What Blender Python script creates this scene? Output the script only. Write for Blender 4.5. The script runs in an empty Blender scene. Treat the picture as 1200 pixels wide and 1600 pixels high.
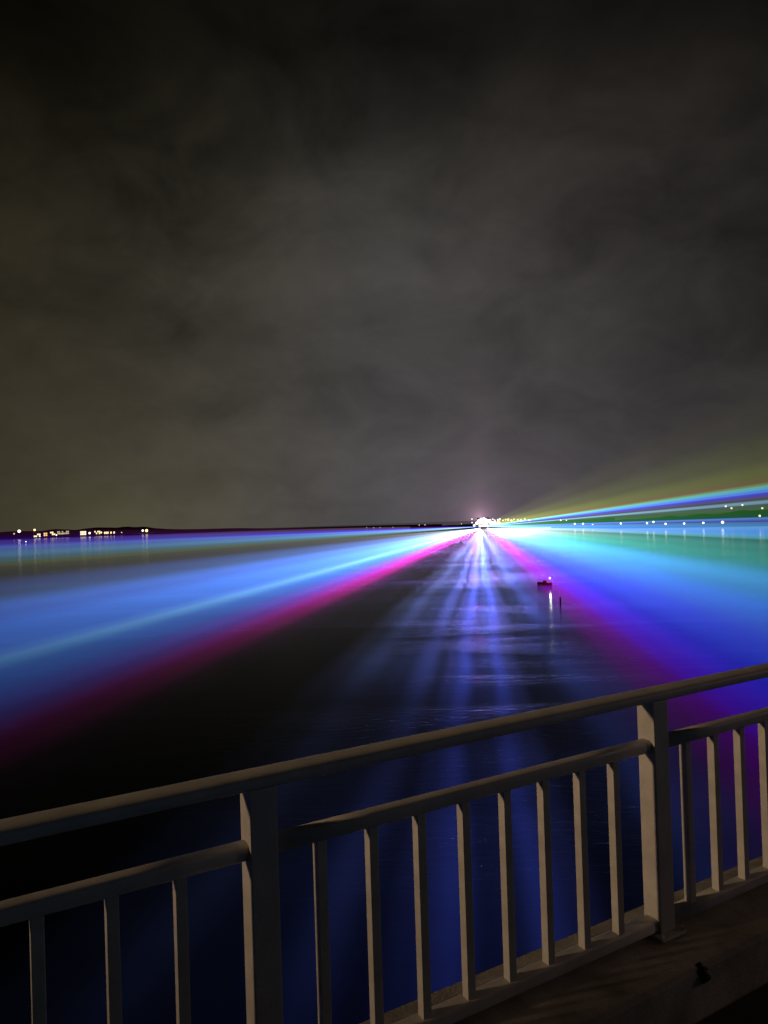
import bpy, bmesh, math, random
from mathutils import Vector, Matrix, noise
random.seed(7)
R = math.radians
S = bpy.context.scene
C = S.collection

# ------------------------------------------------------------------ camera
F = 1156.0; HC = 16.0
pitch = math.atan(17 / F); roll = R(2.0)
fwd = Vector((0, math.cos(pitch), math.sin(pitch)))
r0 = Vector((1, 0, 0)); u0 = r0.cross(fwd)
right = r0 * math.cos(roll) - u0 * math.sin(roll)
up = u0 * math.cos(roll) + r0 * math.sin(roll)
cam = bpy.data.cameras.new('camera'); camo = bpy.data.objects.new('camera', cam); C.objects.link(camo)
cam.sensor_fit = 'VERTICAL'; cam.sensor_height = 36.0; cam.lens = F * 36 / 1600
cam.clip_start = 0.05; cam.clip_end = 30000
m3 = Matrix((right, up, -fwd)).transposed()
camo.matrix_world = Matrix.Translation((0, 0, HC)) @ m3.to_4x4()
S.camera = camo
S.view_settings.view_transform = 'Standard'; S.view_settings.look = 'None'
S.view_settings.exposure = 0.0; S.view_settings.gamma = 1.0
S.cycles.transparent_max_bounces = 128
S.cycles.max_bounces = 6
S.cycles.volume_max_steps = 256
S.cycles.sample_clamp_indirect = 3.0

def at(px, py, dist):                       # a point seen at photograph pixel (px,py), dist metres away on the ground
    d = fwd + right * ((px - 600) / F) - up * ((py - 800) / F)
    return Vector((0, 0, HC)) + d * (dist / math.hypot(d.x, d.y))

SRC = Vector((167.7, 1301.3, 0.0))          # foot of the projector building
SAZ = math.atan2(SRC.x, SRC.y)

# ------------------------------------------------------------------ world: low cloud lit by the town
w = bpy.data.worlds.new('World'); S.world = w; w.use_nodes = True
nt = w.node_tree; nt.nodes.clear()
def N(t, typ, **k):
    n = t.nodes.new(typ)
    for a, b in k.items(): setattr(n, a, b)
    return n
def sock(t, node, i, v):
    if hasattr(v, 'is_output') or isinstance(v, bpy.types.NodeSocket): t.links.new(v, node.inputs[i])
    else: node.inputs[i].default_value = v
def M(t, op, a, b=None, c=None, clamp=False):
    n = N(t, 'ShaderNodeMath', operation=op, use_clamp=clamp)
    sock(t, n, 0, a)
    if b is not None: sock(t, n, 1, b)
    if c is not None: sock(t, n, 2, c)
    return n.outputs[0]
def ramp(t, fac, stops, interp='LINEAR'):
    n = N(t, 'ShaderNodeValToRGB'); cr = n.color_ramp; cr.interpolation = interp
    while len(cr.elements) < len(stops): cr.elements.new(0.5)
    for e, (p, c) in zip(cr.elements, stops):
        e.position = p; e.color = (c[0], c[1], c[2], 1) if hasattr(c, '__len__') else (c, c, c, 1)
    sock(t, n, 0, fac); return n.outputs[0]
def mixc(t, op, fac, a, b):
    n = N(t, 'ShaderNodeMix', data_type='RGBA', blend_type=op)
    sock(t, n, 0, fac)
    for i, v in ((6, a), (7, b)):
        if isinstance(v, bpy.types.NodeSocket): t.links.new(v, n.inputs[i])
        else: n.inputs[i].default_value = (*v, 1) if len(v) == 3 else v
    return n.outputs[2]
def vscale(t, col, k):
    n = N(t, 'ShaderNodeVectorMath', operation='SCALE'); t.links.new(col, n.inputs[0])
    sock(t, n, 3, k); return n.outputs[0]

tc = N(nt, 'ShaderNodeTexCoord').outputs['Generated']
sp = N(nt, 'ShaderNodeSeparateXYZ'); nt.links.new(tc, sp.inputs[0])
X, Y, Z = sp.outputs
el = M(nt, 'ARCSINE', Z)
azm = M(nt, 'ARCTAN2', X, Y)
base = ramp(nt, M(nt, 'DIVIDE', el, R(90)), [
    (0.0, (.073, .071, .073)), (.06, (.070, .067, .067)), (.12, (.061, .058, .057)), (.2, (.049, .046, .043)),
    (.28, (.033, .0305, .027)), (.33, (.019, .017, .0145)), (.37, (.0085, .0078, .0065)), (.5, (.007, .006, .005)), (1, (.004, .004, .004))], 'B_SPLINE')
# azimuth: brightest a little right of straight ahead, warmer to the left
da = M(nt, 'SUBTRACT', azm, R(2.0))
fall = M(nt, 'MULTIPLY_ADD', M(nt, 'EXPONENT', M(nt, 'MULTIPLY', M(nt, 'MULTIPLY', da, da), -1 / R(27) ** 2)), .8, .2)
col = vscale(nt, base, fall)
warm = ramp(nt, M(nt, 'DIVIDE', M(nt, 'ADD', azm, R(32)), R(64)), [(0, (1.08, .98, .60)), (.3, (1.04, .99, .80)), (.5, (.99, .99, 1.0)), (.8, (1.02, .97, 1.0)), (1, (1.02, .97, .95))])
col = mixc(nt, 'MULTIPLY', 1.0, col, warm)
# clouds: large soft and medium wisps, projected on a flat cloud deck
zz = M(nt, 'ADD', M(nt, 'MAXIMUM', Z, 0.0), 0.5)
cv = N(nt, 'ShaderNodeCombineXYZ'); nt.links.new(M(nt, 'DIVIDE', X, zz), cv.inputs[0]); nt.links.new(M(nt, 'DIVIDE', Y, zz), cv.inputs[1])
def cloud(scale, detail, rough, off, dist=0.0):
    mp = N(nt, 'ShaderNodeMapping'); nt.links.new(cv.outputs[0], mp.inputs[0]); mp.inputs[1].default_value = off
    n = N(nt, 'ShaderNodeTexNoise'); nt.links.new(mp.outputs[0], n.inputs['Vector'])
    n.inputs['Scale'].default_value = scale; n.inputs['Detail'].default_value = detail
    n.inputs['Roughness'].default_value = rough; n.inputs['Distortion'].default_value = dist
    return n.outputs['Fac']
c1 = cloud(2.3, 5, .55, (3.1, 1.7, 0), .35); c2 = cloud(7.0, 6, .58, (7.3, 2.2, 1), .5)
cm = M(nt, 'MULTIPLY_ADD', M(nt, 'SUBTRACT', c1, .5), 2.7, M(nt, 'MULTIPLY_ADD', M(nt, 'SUBTRACT', c2, .5), 1.7, 1.0))
amp = ramp(nt, M(nt, 'DIVIDE', el, R(90)), [(0, .35), (.12, .45), (.25, .8), (1, 1)])
cm = M(nt, 'MULTIPLY_ADD', M(nt, 'SUBTRACT', cm, 1.0), amp, 1.0)
col = vscale(nt, col, M(nt, 'MAXIMUM', cm, .15))
# glows of the places along the horizon
def glow(azd, eld, wa, we, c, src):
    a = M(nt, 'DIVIDE', M(nt, 'SUBTRACT', azm, R(azd)), R(wa)); e = M(nt, 'DIVIDE', M(nt, 'SUBTRACT', el, R(eld)), R(we))
    d = M(nt, 'SQRT', M(nt, 'ADD', M(nt, 'MULTIPLY', a, a), M(nt, 'MULTIPLY', e, e)))
    g = M(nt, 'EXPONENT', M(nt, 'MULTIPLY', d, -1.0))
    return mixc(nt, 'ADD', 1.0, src, vscale(nt, rgbc(c), g))
def rgbc(c):
    n = N(nt, 'ShaderNodeRGB'); n.outputs[0].default_value = (*c, 1); return n.outputs[0]
saz = math.degrees(SAZ)
col = glow(saz, 0, 2.6, 2.0, (.085, .05, .085), col)
col = glow(saz, .2, .55, .55, (.38, .20, .27), col)
col = glow(saz, 0, .8, 6.0, (.026, .012, .022), col)
col = glow(-3.5, 1.2, 5, 2.2, (-.028, -.026, -.016), col)
col = glow(saz, 0, 9, 6, (.022, .018, .026), col)
col = glow(-20, 0, 7, 4.5, (.052, .046, .018), col)
col = glow(-34, 6, 14, 18, (-.012, -.012, -.010), col)
col = glow(26, 3, 6, 8, (-.016, -.016, -.018), col)
bg = N(nt, 'ShaderNodeBackground'); nt.links.new(col, bg.inputs[0]); bg.inputs[1].default_value = .90
wo = N(nt, 'ShaderNodeOutputWorld'); nt.links.new(bg.outputs[0], wo.inputs[0])

# ------------------------------------------------------------------ helpers
def link(o): C.objects.link(o); return o
def tag(o, label=None, cat=None, group=None, kind=None):
    if label: o['label'] = label
    if cat: o['category'] = cat
    if group: o['group'] = group
    if kind: o['kind'] = kind
    return o
def empty(name, loc=(0, 0, 0), rz=0.0):
    o = bpy.data.objects.new(name, None); link(o); o.location = loc; o.rotation_euler = (0, 0, rz); o.empty_display_size = .2; return o
def build(name, bm, mat, parent=None, smooth=False, loc=None):
    me = bpy.data.meshes.new(name); bmesh.ops.recalc_face_normals(bm, faces=bm.faces[:]); bm.to_mesh(me); bm.free()
    me.materials.append(mat)
    if smooth:
        for p in me.polygons: p.use_smooth = True
    o = bpy.data.objects.new(name, me); link(o)
    if parent: o.parent = parent
    if loc: o.location = loc
    return o
def box(bm, x0, x1, y0, y1, z0, z1, bev=0.0, seg=2):
    b = bmesh.new(); bmesh.ops.create_cube(b, size=1)
    for v in b.verts: v.co = Vector(((x0 + x1) / 2 + v.co.x * (x1 - x0), (y0 + y1) / 2 + v.co.y * (y1 - y0), (z0 + z1) / 2 + v.co.z * (z1 - z0)))
    if bev: bmesh.ops.bevel(b, geom=b.edges[:], offset=bev, segments=seg, profile=.6, affect='EDGES')
    merge(bm, b); return bm
def merge(bm, b):
    me = bpy.data.meshes.new('t'); b.to_mesh(me); b.free(); bm.from_mesh(me); bpy.data.meshes.remove(me)
def cyl(bm, r1, r2, a, b_, seg=12):
    a = Vector(a); b_ = Vector(b_); d = b_ - a
    b = bmesh.new(); bmesh.ops.create_cone(b, cap_ends=True, segments=seg, radius1=r1, radius2=r2, depth=d.length)
    b.transform(Matrix.Translation((a + b_) / 2) @ d.to_track_quat('Z', 'Y').to_matrix().to_4x4()); merge(bm, b); return bm
def ball(bm, r, c, sub=2, sz=1):
    b = bmesh.new(); bmesh.ops.create_icosphere(b, subdivisions=sub, radius=r)
    b.transform(Matrix.Translation(c) @ Matrix.Diagonal((1, 1, sz, 1))); merge(bm, b); return bm
def sweep(bm, prof, x0, x1, seglen=.1, wob=0.0):          # profile of (y,z) swept along local x
    n = max(1, int((x1 - x0) / seglen)); rings = []
    for i in range(n + 1):
        x = x0 + (x1 - x0) * i / n
        rings.append([bm.verts.new((x, y, z)) for y, z in prof])
    k = len(prof)
    for a, b in zip(rings, rings[1:]):
        for j in range(k): bm.faces.new((a[j], a[(j + 1) % k], b[(j + 1) % k], b[j]))
    bm.faces.new(rings[0]); bm.faces.new(rings[-1][::-1]); return bm
def superprof(cy, cz, wy, wz, n=3.0, k=28):
    out = []
    for i in range(k):
        a = 2 * math.pi * i / k; c, s = math.cos(a), math.sin(a)
        out.append((cy + wy / 2 * math.copysign(abs(c) ** (2 / n), c), cz + wz / 2 * math.copysign(abs(s) ** (2 / n), s)))
    return out
MATS = {}
def mat(name, colr, rough=.6, metal=0.0, ns=0.0, namt=.25, bump=0.0, bscale=60.0, spec=.5):
    if name in MATS: return MATS[name]
    m = bpy.data.materials.new(name); m.use_nodes = True; t = m.node_tree; p = t.nodes['Principled BSDF']
    p.inputs['Roughness'].default_value = rough; p.inputs['Metallic'].default_value = metal
    p.inputs['Specular IOR Level'].default_value = spec
    p.inputs['Base Color'].default_value = (*colr, 1)
    co = N(t, 'ShaderNodeTexCoord').outputs['Object']
    if ns:
        n = N(t, 'ShaderNodeTexNoise'); t.links.new(co, n.inputs['Vector']); n.inputs['Scale'].default_value = ns; n.inputs['Detail'].default_value = 8
        n.inputs['Roughness'].default_value = .62
        c = ramp(t, n.outputs['Fac'], [(.3, [v * (1 - namt) for v in colr]), (.7, [min(1, v * (1 + namt)) for v in colr])])
        t.links.new(c, p.inputs['Base Color'])
        r_ = M(t, 'MULTIPLY_ADD', n.outputs['Fac'], .3, rough - .15); t.links.new(r_, p.inputs['Roughness'])
    if bump:
        n = N(t, 'ShaderNodeTexNoise'); t.links.new(co, n.inputs['Vector']); n.inputs['Scale'].default_value = bscale; n.inputs['Detail'].default_value = 6
        b = N(t, 'ShaderNodeBump'); b.inputs['Strength'].default_value = bump; b.inputs['Distance'].default_value = .01
        t.links.new(n.outputs['Fac'], b.inputs['Height']); t.links.new(b.outputs[0], p.inputs['Normal'])
    MATS[name] = m; return m
def emis(name, colr, s):
    if name in MATS: return MATS[name]
    m = bpy.data.materials.new(name); m.use_nodes = True; t = m.node_tree; t.nodes.clear()
    e = N(t, 'ShaderNodeEmission'); e.inputs[0].default_value = (*colr, 1); e.inputs[1].default_value = s
    o = N(t, 'ShaderNodeOutputMaterial'); t.links.new(e.outputs[0], o.inputs[0]); MATS[name] = m; return m

# ------------------------------------------------------------------ water
def water_mat():
    m = bpy.data.materials.new('water'); m.use_nodes = True; t = m.node_tree; p = t.nodes['Principled BSDF']
    co = N(t, 'ShaderNodeTexCoord').outputs['Object']
    def nz(scale, sx, sy, det=3, rough=.5, dist=0, rz=0):
        mp = N(t, 'ShaderNodeMapping'); t.links.new(co, mp.inputs[0]); mp.inputs[3].default_value = (sx, sy, 1); mp.inputs[2].default_value = (0, 0, rz)
        n = N(t, 'ShaderNodeTexNoise'); t.links.new(mp.outputs[0], n.inputs['Vector']); n.inputs['Scale'].default_value = scale
        n.inputs['Detail'].default_value = det; n.inputs['Roughness'].default_value = rough; n.inputs['Distortion'].default_value = dist
        return n.outputs['Fac']
    ripple = nz(.9, .8, 2.0, 4, .6, .4, R(8)); chop = nz(3.0, .8, 1.9, 2, .5, .3, R(-12)); swell = nz(.16, .6, 1.7, 2, .5)
    patch = nz(.022, .45, 1.6, 4, .6, .6, R(5))
    lanes = nz(.01, .22, 3.4, 3, .55, .25, R(4))
    pr = ramp(t, patch, [(.40, .25), (.5, .6), (.62, 1.5)])
    h = M(t, 'MULTIPLY_ADD', ripple, .55, M(t, 'MULTIPLY_ADD', chop, .14, M(t, 'MULTIPLY', swell, .5)))
    # a tongue of livelier water runs from the bridge towards the projector, calmer to both sides
    sx_ = N(t, 'ShaderNodeSeparateXYZ'); t.links.new(co, sx_.inputs[0])
    lat = M(t, 'SUBTRACT', M(t, 'MULTIPLY', sx_.outputs[0], math.cos(SAZ)), M(t, 'MULTIPLY', sx_.outputs[1], math.sin(SAZ)))
    tongue = M(t, 'MULTIPLY_ADD', M(t, 'EXPONENT', M(t, 'MULTIPLY', M(t, 'MULTIPLY', lat, lat), -1 / 13.0 ** 2)), 1.5, .35)
    h = M(t, 'MULTIPLY', M(t, 'MULTIPLY', h, pr), tongue)
    b = N(t, 'ShaderNodeBump'); b.inputs['Strength'].default_value = 1.0; b.inputs['Distance'].default_value = .05
    t.links.new(h, b.inputs['Height']); t.links.new(b.outputs[0], p.inputs['Normal'])
    lf = ramp(t, lanes, [(.40, .75), (.455, 1.0), (.475, 1.0), (.49, .45), (.51, 1.15), (.56, .95), (.62, .55), (.68, 1.1)])
    c = vscale(t, (lambda: (lambda n: (setattr(n.outputs[0], 'default_value', (.035, .045, .075, 1)), n.outputs[0])[1])(N(t, 'ShaderNodeRGB')))(), M(t, 'MULTIPLY', lf, pr))
    t.links.new(c, p.inputs['Base Color'])
    p.inputs['Roughness'].default_value = .12; p.inputs['IOR'].default_value = 1.07
    return m
bm = bmesh.new()
W = 9000
vs = [bm.verts.new(v) for v in ((-W, -800, 0), (W, -800, 0), (W, 12000, 0), (-W, 12000, 0))]; bm.faces.new(vs)
tag(build('water', bm, water_mat()), kind='structure')

# ------------------------------------------------------------------ projector gobo light: blue lanes skimming the water
def gobo():
    L = bpy.data.lights.new('laser_projector_light', 'SPOT'); L.energy = 1.0; L.shadow_soft_size = .3
    L.spot_size = R(6); L.spot_blend = .2; L.use_nodes = True; t = L.node_tree
    e = next(n for n in t.nodes if n.type == 'EMISSION')
    co = N(t, 'ShaderNodeTexCoord').outputs['Normal']; s = N(t, 'ShaderNodeSeparateXYZ'); t.links.new(co, s.inputs[0])
    az = M(t, 'ABSOLUTE', s.outputs[2]); u = M(t, 'DIVIDE', s.outputs[0], az); v = M(t, 'DIVIDE', s.outputs[1], az)
    return L, t, e, u, v
LZ = 24.0
L, t, e, u, v = gobo()
# lanes as ratios across the light's own width
U = lambda q: q / .04 + .5
lan = ramp(t, M(t, 'MULTIPLY_ADD', u, 1 / .04, .5), [
    (U(-.0150), 0), (U(-.0115), .28), (U(-.0097), .60), (U(-.0082), .32), (U(-.0066), .30), (U(-.0050), .75), (U(-.0036), .35), (U(-.0026), .7), (U(-.0016), 1.25), (U(-.0006), .55),
    (U(.0000), .62), (U(.0010), 1.25), (U(.0020), .75), (U(.0032), .18), (U(.0050), .25), (U(.0070), .72), (U(.0086), .5), (U(.0108), .42), (U(.014), 0)], 'B_SPLINE')
lc = mixc(t, 'MULTIPLY', 1.0, lan, (.10, .17, 1.0))
t.links.new(lc, e.inputs[0]); e.inputs[1].default_value = 1.0
L.energy = 5e4
lo = link(bpy.data.objects.new('laser_projector_light', L)); lo.location = SRC + Vector((0, -14, LZ))
tgt = Vector((0, -10, 0)); dv = tgt - lo.location
tgt = Vector((lo.location.x, lo.location.y, 0)) + Vector((-SRC.x, -SRC.y, 0)) * .45; tgt.z = 0
lo.rotation_euler = (tgt - lo.location).to_track_quat('-Z', 'Y').to_euler()

# ------------------------------------------------------------------ laser beams (glowing mist)
def lin(c): return [((v / 255 + .055) / 1.055) ** 2.4 if v > 10 else v / 255 / 12.92 for v in c]
def beam(label, frame, a, b, stops, gain, z0, z1, zc=0.0, length=1600, p=1.15, wh=(.55, 300, 1), thin=0.0, patchy=0.05, wob=0.0, off=0.0):
    """wedge of lit mist: apex at the projector, spreading from ratio a to b; frame h = flat over the water, v = upright"""
    root_dir, kind = frame
    m = bpy.data.materials.new('lit_mist'); m.use_nodes = True; t = m.node_tree; t.nodes.clear()
    co = N(t, 'ShaderNodeTexCoord').outputs['Object']; s = N(t, 'ShaderNodeSeparateXYZ'); t.links.new(co, s.inputs[0])
    q = M(t, 'DIVIDE', s.outputs[1 if kind == 'h' else 2], M(t, 'MAXIMUM', s.outputs[0], 1.0))
    if wob:                                 # lanes wander as the mist drifts
        mp = N(t, 'ShaderNodeMapping'); t.links.new(co, mp.inputs[0]); mp.inputs[3].default_value = (.011, .05, .02)
        nn = N(t, 'ShaderNodeTexNoise'); t.links.new(mp.outputs[0], nn.inputs['Vector']); nn.inputs['Scale'].default_value = 1; nn.inputs['Detail'].default_value = 3
        q = M(t, 'MULTIPLY_ADD', M(t, 'SUBTRACT', nn.outputs['Fac'], .5), 2 * wob, q)
    f = M(t, 'DIVIDE', M(t, 'SUBTRACT', q, a), b - a, clamp=True)
    c = ramp(t, f, [((k - a) / (b - a), lin(cc)) for k, cc in sorted(stops, key=lambda s_: (s_[0] - a) / (b - a))], 'EASE')
    x = M(t, 'MAXIMUM', s.outputs[0], 260.0)
    st = M(t, 'MULTIPLY', M(t, 'POWER', M(t, 'DIVIDE', 1000.0, x), p), gain)
    if kind == 'h':                         # drifting, slightly uneven mist
        mp = N(t, 'ShaderNodeMapping'); t.links.new(co, mp.inputs[0]); mp.inputs[3].default_value = (.045, .03, .02)
        nn = N(t, 'ShaderNodeTexNoise'); t.links.new(mp.outputs[0], nn.inputs['Vector']); nn.inputs['Scale'].default_value = 1; nn.inputs['Detail'].default_value = 4
        st = M(t, 'MULTIPLY', st, M(t, 'MAXIMUM', M(t, 'MULTIPLY_ADD', M(t, 'SUBTRACT', nn.outputs['Fac'], .5), 2.6 * patchy, 1.0), .12))
    if thin:                                # fade of the glow towards the bridge, built in as if the mist thinned
        mr = N(t, 'ShaderNodeMapRange', interpolation_type='SMOOTHSTEP'); t.links.new(s.outputs[0], mr.inputs[0])
        mr.inputs[1].default_value = 1090; mr.inputs[2].default_value = 1270; mr.inputs[3].default_value = 1; mr.inputs[4].default_value = 1 - thin
        st = M(t, 'MULTIPLY', st, mr.outputs[0])
    # glare near the source put into the colour: beams pale towards their root
    lum = N(t, 'ShaderNodeRGBToBW'); t.links.new(c, lum.inputs[0])
    wf = M(t, 'MULTIPLY', M(t, 'EXPONENT', M(t, 'MULTIPLY', M(t, 'POWER', M(t, 'DIVIDE', x, wh[1]), wh[2]), -1.0)), wh[0])
    c = mixc(t, 'MIX', wf, c, lum.outputs[0])
    e = N(t, 'ShaderNodeEmission'); t.links.new(c, e.inputs[0]); t.links.new(st, e.inputs[1])
    o = N(t, 'ShaderNodeOutputMaterial'); t.links.new(e.outputs[0], o.inputs['Volume'])
    bm = bmesh.new(); x0 = 14.0; vs = []
    for x_ in (x0, length):
        if kind == 'h': pts = [(x_, a * x_, z0), (x_, b * x_, z0), (x_, b * x_, z1), (x_, a * x_, z1)]
        else: pts = [(x_, z0, a * x_), (x_, z1, a * x_), (x_, z1, b * x_), (x_, z0, b * x_)]
        vs.append([bm.verts.new(p_) for p_ in pts])
    A, B = vs
    bm.faces.new(A); bm.faces.new(B[::-1])
    for j in range(4): bm.faces.new((A[j], B[j], B[(j + 1) % 4], A[(j + 1) % 4]))
    ob = build('laser_beam', bm, m); ob.matrix_world = Matrix.Translation((SRC.x + off, SRC.y, zc)) @ root_dir.to_4x4()
    tag(ob, label, 'laser beam', 'laser beams fanning out from the far shore'); return ob
def frame_to(x, y):
    d = Vector((x - SRC.x, y - SRC.y, 0)).normalized(); n = Vector((0, 0, 1)).cross(d)
    return Matrix((d, n, Vector((0, 0, 1)))).transposed()
# flat fan: ratio positive = photograph's right, so y axis points that way
d0 = Vector((-SRC.x, -SRC.y, 0)).normalized(); n0 = Vector((0, 0, 1)).cross(d0)
flip = n0.x < 0
FH = (Matrix((d0, n0, Vector((0, 0, 1)))).transposed(), 'h'); sg = -1 if flip else 1
GH = .108
def hbeam(label, stops, z0, z1, gain=1.0, **k):
    st = [(sg * q, c) for q, c in stops]; a = min(q for q, c in st); b = max(q for q, c in st)
    beam(label, FH, a, b, st, GH * gain, z0, z1, **k)
K = (0, 0, 0)
hbeam('faint indigo light lanes skimming the dark water between the two fans', [(-.0150, K), (-.0120, (24, 30, 52)), (-.0098, (42, 52, 92)), (-.0080, (30, 38, 70)), (-.0066, (30, 40, 80)), (-.0050, (54, 66, 138)), (-.0037, (34, 42, 88)), (-.0028, (50, 60, 134)), (-.0016, (68, 84, 205)), (-.0005, (42, 50, 112)),
    (.0004, (46, 56, 122)), (.0013, (68, 84, 205)), (.0024, (50, 58, 124)), (.0036, (22, 28, 60)), (.0050, (26, 34, 70)), (.0068, (48, 60, 130)), (.0088, (42, 46, 104)), (.0115, (30, 27, 66)), (.0150, K)], .044, .45, 4.6, patchy=1.3, wob=.0018, thin=.74)
hbeam('magenta laser beam edging the left fan of light, nearest the dark water', [(-.0205, K), (-.0245, (40, 0, 42)), (-.0280, (140, 0, 105)), (-.0310, (165, 0, 150)), (-.0345, (110, 10, 140)), (-.042, K)], .050, .650, 1.75, p=3.0, wh=(0, 200, 1), thin=.88)
hbeam('broad blue laser beam filling the left fan above the magenta edge', [(-.0300, K), (-.0330, (28, 45, 110)), (-.037, (48, 80, 170)), (-.042, (60, 105, 200)), (-.055, (66, 116, 218)), (-.066, (62, 112, 210)), (-.085, (50, 82, 160)), (-.115, (32, 46, 82)), (-.19, (16, 18, 20)), (-.4, K)], .056, .656, 1.35, p=1.8, wh=(.6, 600, 3), thin=.4)
hbeam('thin pale green-blue laser beam inside the broad blue one on the left', [(-.0455, K), (-.0478, (40, 95, 60)), (-.0500, (85, 130, 110)), (-.0525, (50, 85, 90)), (-.056, K)], .062, .662, 1.5, p=2.2, wh=(.6, 700, 2.5), thin=.5)
hbeam('magenta and violet laser beam edging the right fan beside the dark water', [(-.0030, K), (.0000, (50, 12, 70)), (.0022, (110, 0, 140)), (.0042, (130, 2, 190)), (.0068, (90, 10, 190)), (.0120, K)], .068, .668, 1.8, p=2.6, wh=(0, 250, 2), thin=.5, off=12)
hbeam('broad deep blue laser beam low over the water on the right', [(.0040, K), (.0062, (45, 15, 170)), (.0100, (38, 36, 222)), (.0155, (40, 62, 232)), (.024, (42, 82, 205)), (.038, (34, 80, 140)), (.062, K)], .074, .674, 1.6, p=1.8, wh=(.85, 600, 5), off=12)
hbeam('wide teal laser beam above the deep blue one on the right', [(.018, K), (.032, (30, 95, 112)), (.050, (36, 118, 128)), (.070, (40, 116, 108)), (.100, (34, 92, 84)), (.15, (22, 60, 58)), (.26, (14, 34, 42)), (.9, K)], .080, .680, .85, p=1.9, wh=(.85, 640, 5), off=12)
# upright fans
def vbeam(label, X, stops, y0, gain=1.0, thick=1.2):
    fr = (frame_to(X, 0), 'v'); a = min(q for q, c in stops); b = max(q for q, c in stops)
    beam(label, fr, a, b, stops, .30 * gain, y0, y0 + thick, zc=3.5, p=.9)
vbeam('faint olive laser glow spreading above the right hand rainbow beams', 120, [(0.0196, K), (0.0209, (92, 78, 34)), (0.0234, (78, 84, 18)), (0.0294, (52, 56, 14)), (0.0404, (26, 26, 8)), (0.0574, K)], 0)
vbeam('bright cyan laser beam, uppermost sharp beam rising to the right', 120, [(0.0174, K), (0.0180, (60, 110, 200)), (0.0187, (72, 160, 215)), (0.0196, (80, 175, 150)), (0.0203, (90, 110, 60)), (0.0210, K)], 1.3)
vbeam('indigo laser beam just under the bright cyan one on the right', 120, [(0.0155, K), (0.0164, (60, 30, 120)), (0.0172, (40, 50, 200)), (0.0178, (50, 90, 200)), (0.0184, K)], 2.6)
vbeam('thin pale grey-blue laser beam above the green gap on the right', 120, [(0.0137, K), (0.0143, (90, 130, 160)), (0.0148, (95, 135, 160)), (0.0155, K)], 3.9)
vbeam('dim green laser beam between the pale upper and lower right beams', 120, [(0.0084, K), (0.0098, (30, 85, 60)), (0.0116, (35, 88, 32)), (0.0130, (40, 78, 50)), (0.0159, (40, 55, 60)), (0.0174, K)], 5.2)
vbeam('periwinkle laser beam lying along the right hand shore lamps', 120, [(0.0078, K), (0.0084, (80, 95, 190)), (0.0091, (85, 120, 205)), (0.0097, K)], 6.5)
vbeam('sky blue laser beam just under the right hand shore lamps', 120, [(0.0012, K), (0.0020, (60, 110, 120)), (0.0030, (60, 120, 200)), (0.0052, (65, 125, 215)), (0.0066, (70, 135, 190)), (0.0076, (80, 120, 180)), (0.0082, K)], 7.8)
vbeam('violet laser beam along the left horizon, uppermost of the left fan', -220, [(0.0069, K), (0.0086, (50, 45, 170)), (0.0098, (58, 20, 175)), (0.0112, (45, 5, 75)), (0.0124, (45, 10, 40)), (0.0144, K)], 0)
vbeam('steel blue laser beam just under the violet one on the left', -220, [(-0.0006, K), (0.0009, (25, 30, 12)), (0.0022, (62, 78, 38)), (0.0036, (62, 105, 125)), (0.0056, (72, 130, 180)), (0.0076, (70, 105, 190)), (0.0092, K)], 1.3)

# ------------------------------------------------------------------ bridge
TS = 1 / 6
P0 = Vector((-.19972, 1.98623, 14.51506))
d = Vector((.86574961, .50036328, -.01068686)); n = Vector((.50039185, -.86579905, 0)); upl = Vector((-.00654181, -.00822966, .99994474))
BM = Matrix((d, -n, upl)).transposed().to_4x4(); BM.translation = P0
paint = mat('rail_paint', (.50, .48, .46), .5, 0, 6, .2, .12, 110)
conc = mat('concrete', (.30, .28, .26), .85, 0, 5, .5, .35, 90)
asph = mat('asphalt', (.045, .042, .04), .9, 0, 40, .5, 1.0, 160)
rail = empty('bridge_railing'); rail.matrix_world = BM
tag(rail, 'cream painted metal railing with square balusters along the bridge edge', 'railing')
x0, x1 = -2 * 9 * TS - .95 * TS, (8.04 + 27) * TS
build('handrail', sweep(bmesh.new(), superprof(.0375, .832, .086, .042, 3.2), x0 - .3, x1 + .3, .25), paint, rail, True)
postm = None
BAY = 8.99
first = {}
def part(name, mk, x, smooth=False):
    if name not in first: first[name] = build(name, mk(), paint, rail, smooth); o = first[name]
    else: o = first[name].copy(); link(o); o.parent = rail
    o.location = (x, 0, 0); return o
def mkpost(): return box(bmesh.new(), -.0375, .0375, 0, .075, -.02, .815, .004)
def mkbal(): return box(bmesh.new(), -.0145, .0145, .022, .053, .036, .642, .0025)
def mkmid(): return sweep(bmesh.new(), superprof(.0375, .655, .050, .045, 3.6), .0372, BAY * TS - .0372, .25)
def mkbot(): return sweep(bmesh.new(), superprof(.0375, .021, .056, .042, 6), .0372, BAY * TS - .0372, .25)
def mkplate(): return box(bmesh.new(), -.062, .062, -.03, .105, -.0115, -.002, .002)
for k in range(-2, 4):
    xp = (-.95 + BAY * k) * TS
    part('post', mkpost, xp); pl = part('base_plate', mkplate, xp)
    for sx in (-1, 1):
        b_ = build('bolt', cyl(bmesh.new(), .0075, .0075, (0, 0, 0), (0, 0, .012), 6), paint, pl); b_.location = (sx * .051, -.019, -.002)
    if k < 3:
        part('middle_rail', mkmid, xp, True); part('bottom_rail', mkbot, xp, True)
        for i in range(8): part('baluster', mkbal, xp + (1.02 + .96 * i) * TS)
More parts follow.
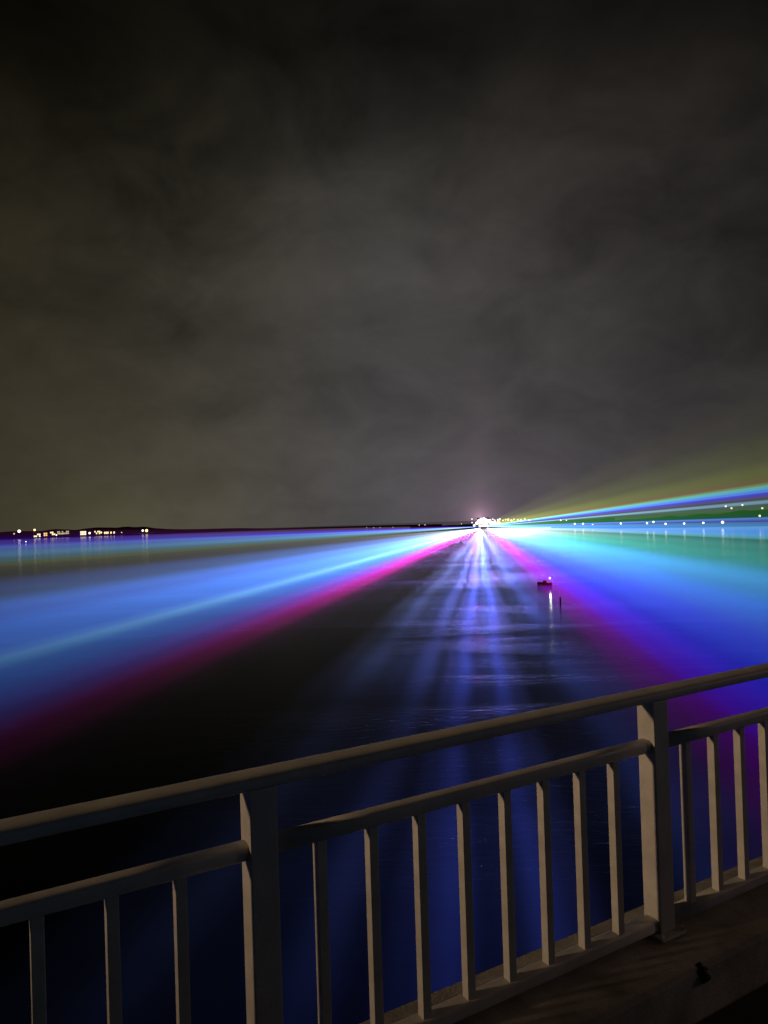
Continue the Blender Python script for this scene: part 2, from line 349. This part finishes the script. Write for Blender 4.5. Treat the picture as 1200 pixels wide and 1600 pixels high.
# concrete edge strip, in cast lengths with open joints
bm = bmesh.new()
prof = [(.185, -.014), (-.172, -.014), (-.186, -.028), (-.200, -.20), (-.200, -.75), (.20, -.75), (.20, -.029)]
sweep(bm, prof, -16, 26, .5)
k_ = build('kerb', bm, conc); k_.matrix_world = BM; tag(k_, kind='structure')
bm = bmesh.new(); box(bm, -16, 26, -9.0, -.204, -.9, -.165)
dk = build('bridge_deck', bm, asph); dk.matrix_world = BM; tag(dk, kind='structure')
# drain outlet in the near edge of the strip
dr = empty('drain_outlet'); dr.matrix_world = BM @ Matrix.Translation((1.277, -.172, -.02))
tag(dr, 'small black drain spout on the near edge of the concrete strip', 'drain')
black = mat('cast_iron', (.012, .012, .012), .6, .6, 20, .3)
build('spout', cyl(bmesh.new(), .017, .019, (0, -.03, -.02), (0, .012, .01), 16), black, dr, True)
build('lip', cyl(bmesh.new(), .026, .026, (0, -.012, -.008), (0, -.004, -.004), 16), black, dr, True)

# street lamp light on the bridge, up the line of the railing to the left
sl = bpy.data.lights.new('street_lamp_and_fill', 'SPOT'); sl.color = (1, .68, .38); sl.energy = 3700; sl.shadow_soft_size = .55
sl.spot_size = R(15); sl.spot_blend = 1.0
so = link(bpy.data.objects.new('street_lamp_and_fill', sl))
lp = BM @ Vector((-14, 4.0, 4.3)); ta = BM @ Vector((4.3, -.02, .2)); so.location = lp; so.rotation_euler = (ta - lp).to_track_quat('-Z', 'Y').to_euler()

fill_light = bpy.data.lights.new('street_lamp_and_fill', 'SPOT'); fill_light.color = (1, .6, .45); fill_light.energy = 230; fill_light.spot_size = R(19); fill_light.spot_blend = 1; fill_light.shadow_soft_size = .3  # added fill from the deck side, warms the rail fronts; no such lamp is seen
fill_ob = link(bpy.data.objects.new('street_lamp_and_fill', fill_light)); fill_ob.location = BM @ Vector((12, -4.5, 4)); fill_ob.rotation_euler = (BM @ Vector((2.7, 0, .4)) - fill_ob.location).to_track_quat('-Z', 'Y').to_euler()

# ------------------------------------------------------------------ shores
land = mat('land', (.03, .032, .025), .95, 0, .02, .4)
def ridge(name, pts, depth):          # pts: (px, distance, height) along the waterline, drawn as ground rising back from the water
    bm = bmesh.new(); rows = []
    NP = 90
    for i in range(NP + 1):
        f_ = i / NP * (len(pts) - 1); a = min(int(f_), len(pts) - 2); g = f_ - a
        px, ds, h = [pts[a][j] * (1 - g) + pts[a + 1][j] * g for j in range(3)]
        az = math.atan2(px - 600, F); row = []
        for k, (dd, hf) in enumerate(((0, -.02), (3, .06), (.25 * depth, .35), (.55 * depth, .8), (depth, 1.0), (depth * 1.4, .9))):
            dist = ds + (dd if k > 0 else -2)
            hh = h * hf * (1 + .35 * noise.noise(Vector((i * .21, k * .7, depth * .01)))) if k else -1.0
            row.append(bm.verts.new((dist * math.sin(az), dist * math.cos(az), max(hh, -1) + (1.2 if k else 0))))
        rows.append(row)
    for a, b in zip(rows, rows[1:]):
        for j in range(5): bm.faces.new((a[j], a[j + 1], b[j + 1], b[j]))
    return tag(build(name, bm, land), kind='structure')
ridge('left_shore', [(-420, 4200, 40), (-100, 4100, 44), (60, 4000, 38), (140, 3950, 40), (200, 3900, 46), (260, 3850, 24), (420, 3500, 7), (560, 3000, 4), (690, 2300, 2)], 500)
ridge('far_shore', [(640, 1460, 5), (720, 1345, 6), (750, 1330, 7), (830, 1330, 8), (960, 1300, 9)], 120)
ridge('right_shore', [(860, 1060, 4), (960, 880, 8), (1060, 820, 10), (1160, 790, 14), (1260, 780, 18), (1500, 800, 22), (1800, 900, 25)], 160)

ORD = ['first', 'second', 'third', 'fourth', 'fifth', 'sixth', 'seventh', 'eighth', 'ninth', 'tenth', 'eleventh', 'twelfth', 'thirteenth', 'fourteenth', 'fifteenth', 'sixteenth', 'seventeenth', 'eighteenth']
iron = mat('galvanised_steel', (.2, .2, .2), .5, .7, 3, .2)
def ground(px, dist): 
    az = math.atan2(px - 600, F); return Vector((dist * math.sin(az), dist * math.cos(az), 0))
def lamp(px, py, dist, r, em, label, group, gz=1.0, name='street_lamp', cat='street lamp'):
    p = at(px, py, dist); root = empty(name, (p.x, p.y, gz)); tag(root, label, cat, group)
    h = p.z - gz
    if h < r * 1.2:
        root.location.z = gz = p.z - r * 1.5; h = p.z - gz
    build('pole', cyl(bmesh.new(), .16, .09, (0, 0, -.6), (0, 0, h - r * .8), 8), iron, root, True)
    build('lamp_head', ball(bmesh.new(), r, (0, 0, h)), em, root, True)
    return root
white = emis('white_lamp', (1, .95, .85), 2.6); yellow = emis('yellow_lamp', (1, .8, .32), 2.5); dimw = emis('dim_lamp', (1, .8, .5), 1.2)
hot = emis('flood_white', (1, .93, .95), 1.8)
# quay lamps on the right shore
G = 'white lamps along the right hand quay'
for i, (x, y) in enumerate([(970, 818), (1011, 817.5), (1021, 815.5), (1040, 818.5), (1069, 818), (1099, 817), (1129, 816)]):
    lamp(x, y, 795 if x > 1000 else 850, .95 if i != 6 else 1.3, white, '%s from the left of the seven white quay lamps on the right' % ORD[i], G, .9)
lamp(1187, 806, 800, .9, yellow, 'warm lamp higher than the quay lamps at the far right edge', None, 3)
for i, (x, y, e_) in enumerate([(1134, 791, dimw), (1143, 794, dimw), (1160, 789, dimw), (1191, 794, dimw)]):
    lamp(x, y, 930, 1.1, e_, '%s from the left of the faint lamps up on the right hillside' % ORD[i], 'faint lamps on the right hillside', 20, 'hillside_lamp', 'street lamp')
G = 'small white lamps on the bay shore left of the quay lamps'
for i, (x, y, r_) in enumerate([(876, 813, .8), (885, 813, .6), (898, 818.5, 1.1), (911, 818.5, 1.2), (926, 820, .9), (938, 821, 1.0)]):
    lamp(x, y, 1000, r_, white, '%s from the left of the small lamps just right of the white glare' % ORD[i], G, 1.0)
G = 'row of yellow-white lamps beside the projector building'
rx = [762, 766, 770, 773, 778, 781, 786, 790, 794, 799, 803, 809, 814, 820, 827]
for i, x in enumerate(rx):
    lamp(x, 812.3 + .9 * math.sin(i * 2.3), 1345 + (i % 3) * 8, 1.5 + .35 * math.sin(i * 1.7), yellow if i > 4 else hot, '%s from the left of the yellow-white lamps right of the projector building' % ORD[i], G, 2.0)
G = 'tiny lamps on the low shore left of the glare'
for i, (x, y) in enumerate([(573, 824.5), (584, 824.5), (594, 824.2), (614, 824), (655, 820.5), (664, 820), (721, 818.5)]):
    lamp(x, y, 2150 if x < 650 else 1480, .9, emis('pinkish_lamp', (1, .7, .75), 1.3), '%s from the left of the tiny lamps along the shore left of the glare' % ORD[i], G, 1.5)
# left town
G = 'flood lamps in the town on the left shore'
for i, (x, y, r_, e_) in enumerate([(22, 834, 3, dimw), (30, 830, 7, white), (54, 828, 5, yellow), (88, 836, 3, white), (140, 833, 5, white), (158, 832, 4, yellow), (190, 832, 2.5, dimw), (223, 829, 5, white), (229, 829, 7, yellow)]):
    lamp(x, y, 3980 - (x > 100) * 60, r_, e_, '%s from the left of the flood lamps in the town on the left shore' % ORD[i], G, 5, 'flood_lamp', 'flood lamp')
wallm = mat('render_wall', (.35, .32, .27), .9, 0, .2, .2); roofm = mat('roof_slate', (.06, .055, .05), .8, 0, .3, .2)
rnd = random.Random(4)
def building(px, py, dist, wpx, hpx, em, label, group, base, rows=2, cols=5, name='waterfront_building'):
    c = at(px, py, dist); sc = dist / F; wd = wpx * sc; ht = hpx * sc; az = math.atan2(c.x, c.y)
    root = empty(name, (c.x, c.y, base), -az); tag(root, label, 'building', group)
    top = c.z + ht / 2 + 2.5 - base; dp = wd * .6 + 6; lo_ = c.z - ht / 2 - base
    build('wall', box(bmesh.new(), -wd / 2 - 1, wd / 2 + 1, 0, dp, -2, top), wallm, root)
    bm = bmesh.new(); pr = [(-2, top), (dp + 2, top), (dp / 2, top + 4)]
    a = [bm.verts.new((-wd / 2 - 2, y, z)) for y, z in pr]; b = [bm.verts.new((wd / 2 + 2, y, z)) for y, z in pr]
    bm.faces.new(a); bm.faces.new(b[::-1])
    for j in range(3): bm.faces.new((a[j], b[j], b[(j + 1) % 3], a[(j + 1) % 3]))
    build('roof', bm, roofm, root)
    for i in range(cols):
        for j in range(rows):
            if name == 'waterfront_building' and rnd.random() < .22: continue
            cx = -wd / 2 + wd * (i + .5) / cols; z_ = lo_ + ht * (j + .5) / rows
            o = build('window', box(bmesh.new(), -wd / cols * .41, wd / cols * .41, -.25, -.003, -ht / rows * .41, ht / rows * .41), em, root, loc=(cx, 0, z_))
    return root
warmw = emis('lit_window', (1, .78, .36), 1.6); palew = emis('pale_window', (1, .86, .58), 1.5); dimwin = emis('dim_window', (1, .85, .45), .55)
G = 'lit buildings in the town on the left shore'
for i, (x, y, wp, hp, e_, lb) in enumerate([
    (58, 836.5, 9, 5, palew, 'pale brightly lit building below the leftmost yellow lamp of the left town'),
    (71, 835, 5, 5, emis('orange_window', (1, .58, .2), 1.2), 'narrow orange lit building in the left town'),
    (81, 833.5, 9, 5, warmw, 'yellow lit building right beside the orange one in the left town'),
    (94, 832.5, 8, 5, dimwin, 'left one of the two dim olive lit buildings in the left town'),
    (103, 832, 8, 5, dimwin, 'right one of the two dim olive lit buildings in the left town'),
    (130, 833, 8, 6, palew, 'brightest white lit building in the middle of the left town'),
    (152, 832, 8, 5, warmw, 'square yellow lit building just left of the long lit shed'),
    (171, 832.3, 15, 3.5, warmw, 'long low shed with a strip of yellow lit windows in the left town')]):
    building(x, y, 3960 if x < 120 else 3900, wp, hp, e_, lb, G, 5, 1 if wp > 10 else 2, max(2, int(wp / 2)))
# projector building and its light
roofm = MATS['pale_roof'] = mat('pale_roof', (.6, .58, .6), .8)
pb = building(755, 819, 1322, 15, 9, emis('flood_window', (1, .93, 1), 1.6), 'glaring white lit building the laser beams fan out from', None, 1.0, 2, 5, 'projector_building')
G = 'cluster of added glare lamps around the projector building'
for i, (x, y, r_) in enumerate([(741, 821, 2.2), (745, 817.5, 3.0), (748, 813.5, 2.6), (752, 812, 3.4), (756, 811, 3.0), (759.5, 813, 3.2), (764, 814.5, 3.6), (768, 817, 3.4), (773, 816, 2.8), (779, 817, 3.0)]):  # lamps added around the source to build up its shapeless glare
    lamp(x, y, 1312 + (i % 3) * 2, r_, hot, '%s from the left of the added glare lamps around the projector building' % ORD[i], G, 1.5, 'flood_lamp', 'flood lamp')
pj = empty('laser_projector', (SRC.x, SRC.y - 2, 1.2)); tag(pj, 'glaring laser projector at the waterline where all beams meet', 'laser projector')
build('housing', box(bmesh.new(), -1.6, 1.6, .5, 3, 0, 3.2, .1), iron, pj)
build('lens', ball(bmesh.new(), 1.3, (0, .4, 1.8), 2, .8), hot, pj, True)
mast = empty('light_mast', tuple(Vector((at(738, 826, 1340).x, at(738, 826, 1340).y, 1)))); tag(mast, 'mast with two white lights, one above the other, left of the projector building', 'light mast')
pt = at(738, 811, 1340).z - 1
build('pole', cyl(bmesh.new(), .25, .12, (0, 0, -1), (0, 0, pt + .5), 8), iron, mast)
for py in (811, 816.5): build('lamp', ball(bmesh.new(), 1.2, (0, 0, at(738, py, 1340).z - 1)), hot, mast, True)

# ------------------------------------------------------------------ boats
redp = mat('red_paint', (.75, .015, .04), .4, 0, 4, .2); whp = mat('white_paint', (.75, .75, .75), .4, 0, 4, .1); dark = mat('dark_wood', (.02, .017, .015), .9, 0, 5, .4)
def hull(bm, L_, B_, H_, n=12, open_=True):
    rows = []
    for i in range(n + 1):
        u_ = i / n; x = -L_ / 2 + L_ * u_
        w_ = B_ / 2 * (1 - max(0, (u_ - .35) / .65) ** 2.2) * (.82 + .18 * min(1, u_ * 3)); sh = H_ * (1 + .35 * u_ ** 2)
        w_ = max(w_, .01)
        rows.append([bm.verts.new((x + (0 if k else 0), yy * w_, zz_)) for k, (yy, zz_) in enumerate(((-1, sh), (-.86, sh * .35), (-.4, -.08), (.4, -.08), (.86, sh * .35), (1, sh), (.9, sh), (.74, sh * .4), (.3, .04), (-.3, .04), (-.74, sh * .4), (-.9, sh)))])
    for a, b in zip(rows, rows[1:]):
        for j in range(12): bm.faces.new((a[j], a[(j + 1) % 12], b[(j + 1) % 12], b[j]))
    bm.faces.new(rows[0]); bm.faces.new(rows[-1][::-1]); return bm
wp_ = at(853, 917, 10); dist = 10 * 16 / (16 - wp_.z); p = at(851, 917.5, dist); p.z = 0
bt = empty('small_boat', tuple(p), R(172)); tag(bt, 'small red open boat with a white lamp on a short mast, alone on the water', 'boat')
build('hull', hull(bmesh.new(), 3.3, 1.45, .95), redp, bt, True)
build('engine_cover', box(bmesh.new(), -.55, .35, -.34, .34, .06, 1.5, .1), redp, bt)
build('seat', box(bmesh.new(), .65, .9, -.5, .5, .62, .67, .01), whp, bt)
mx = -1.25
build('mast', cyl(bmesh.new(), .03, .02, (mx, 0, .3), (mx, 0, 1.9)), iron, bt)
build('lamp', ball(bmesh.new(), .13, (mx, 0, 1.95)), emis('mast_light', (1, .96, 1), 12), bt, True)
build('light_streak', cyl(bmesh.new(), .045, .02, (-1.6, 0, .55), (-2.9, .25, .5)), whp, bt)  # white rod shaped to stand for a streak of light beside the boat
ml = bpy.data.lights.new('mast_light', 'POINT'); ml.energy = 70; ml.color = (1, .96, 1); ml.shadow_soft_size = .2
mo = link(bpy.data.objects.new('mast_light', ml)); mo.location = bt.matrix_basis @ Vector((mx, 0, 2.25))
# distant boat on the left
q_ = at(41, 849, 10); dist = 10 * 16 / (16 - q_.z); p = at(41, 849, dist); p.z = 0
b2 = empty('moored_boat', tuple(p), R(20)); tag(b2, 'dark boat with one white light lying off the left town', 'boat')
build('hull', hull(bmesh.new(), 9, 3, 1.1), whp, b2, True); build('cabin', box(bmesh.new(), -2.5, .8, -1, 1, .8, 2.3, .15), whp, b2)
build('lamp', ball(bmesh.new(), 1.0, (-.5, 0, 3.4)), white, b2, True)
# mooring stake
wp_ = at(875.5, 951, 10); dist = 10 * 16 / (16 - wp_.z); p = at(875.5, 951, dist); p.z = 0
st_ = build('mooring_stake', cyl(bmesh.new(), .17, .13, (0, 0, -1), (.06, 0, 2.0), 10), dark, loc=tuple(p))
tag(st_, 'dark wooden mooring stake standing in the water near the red boat', 'stake')
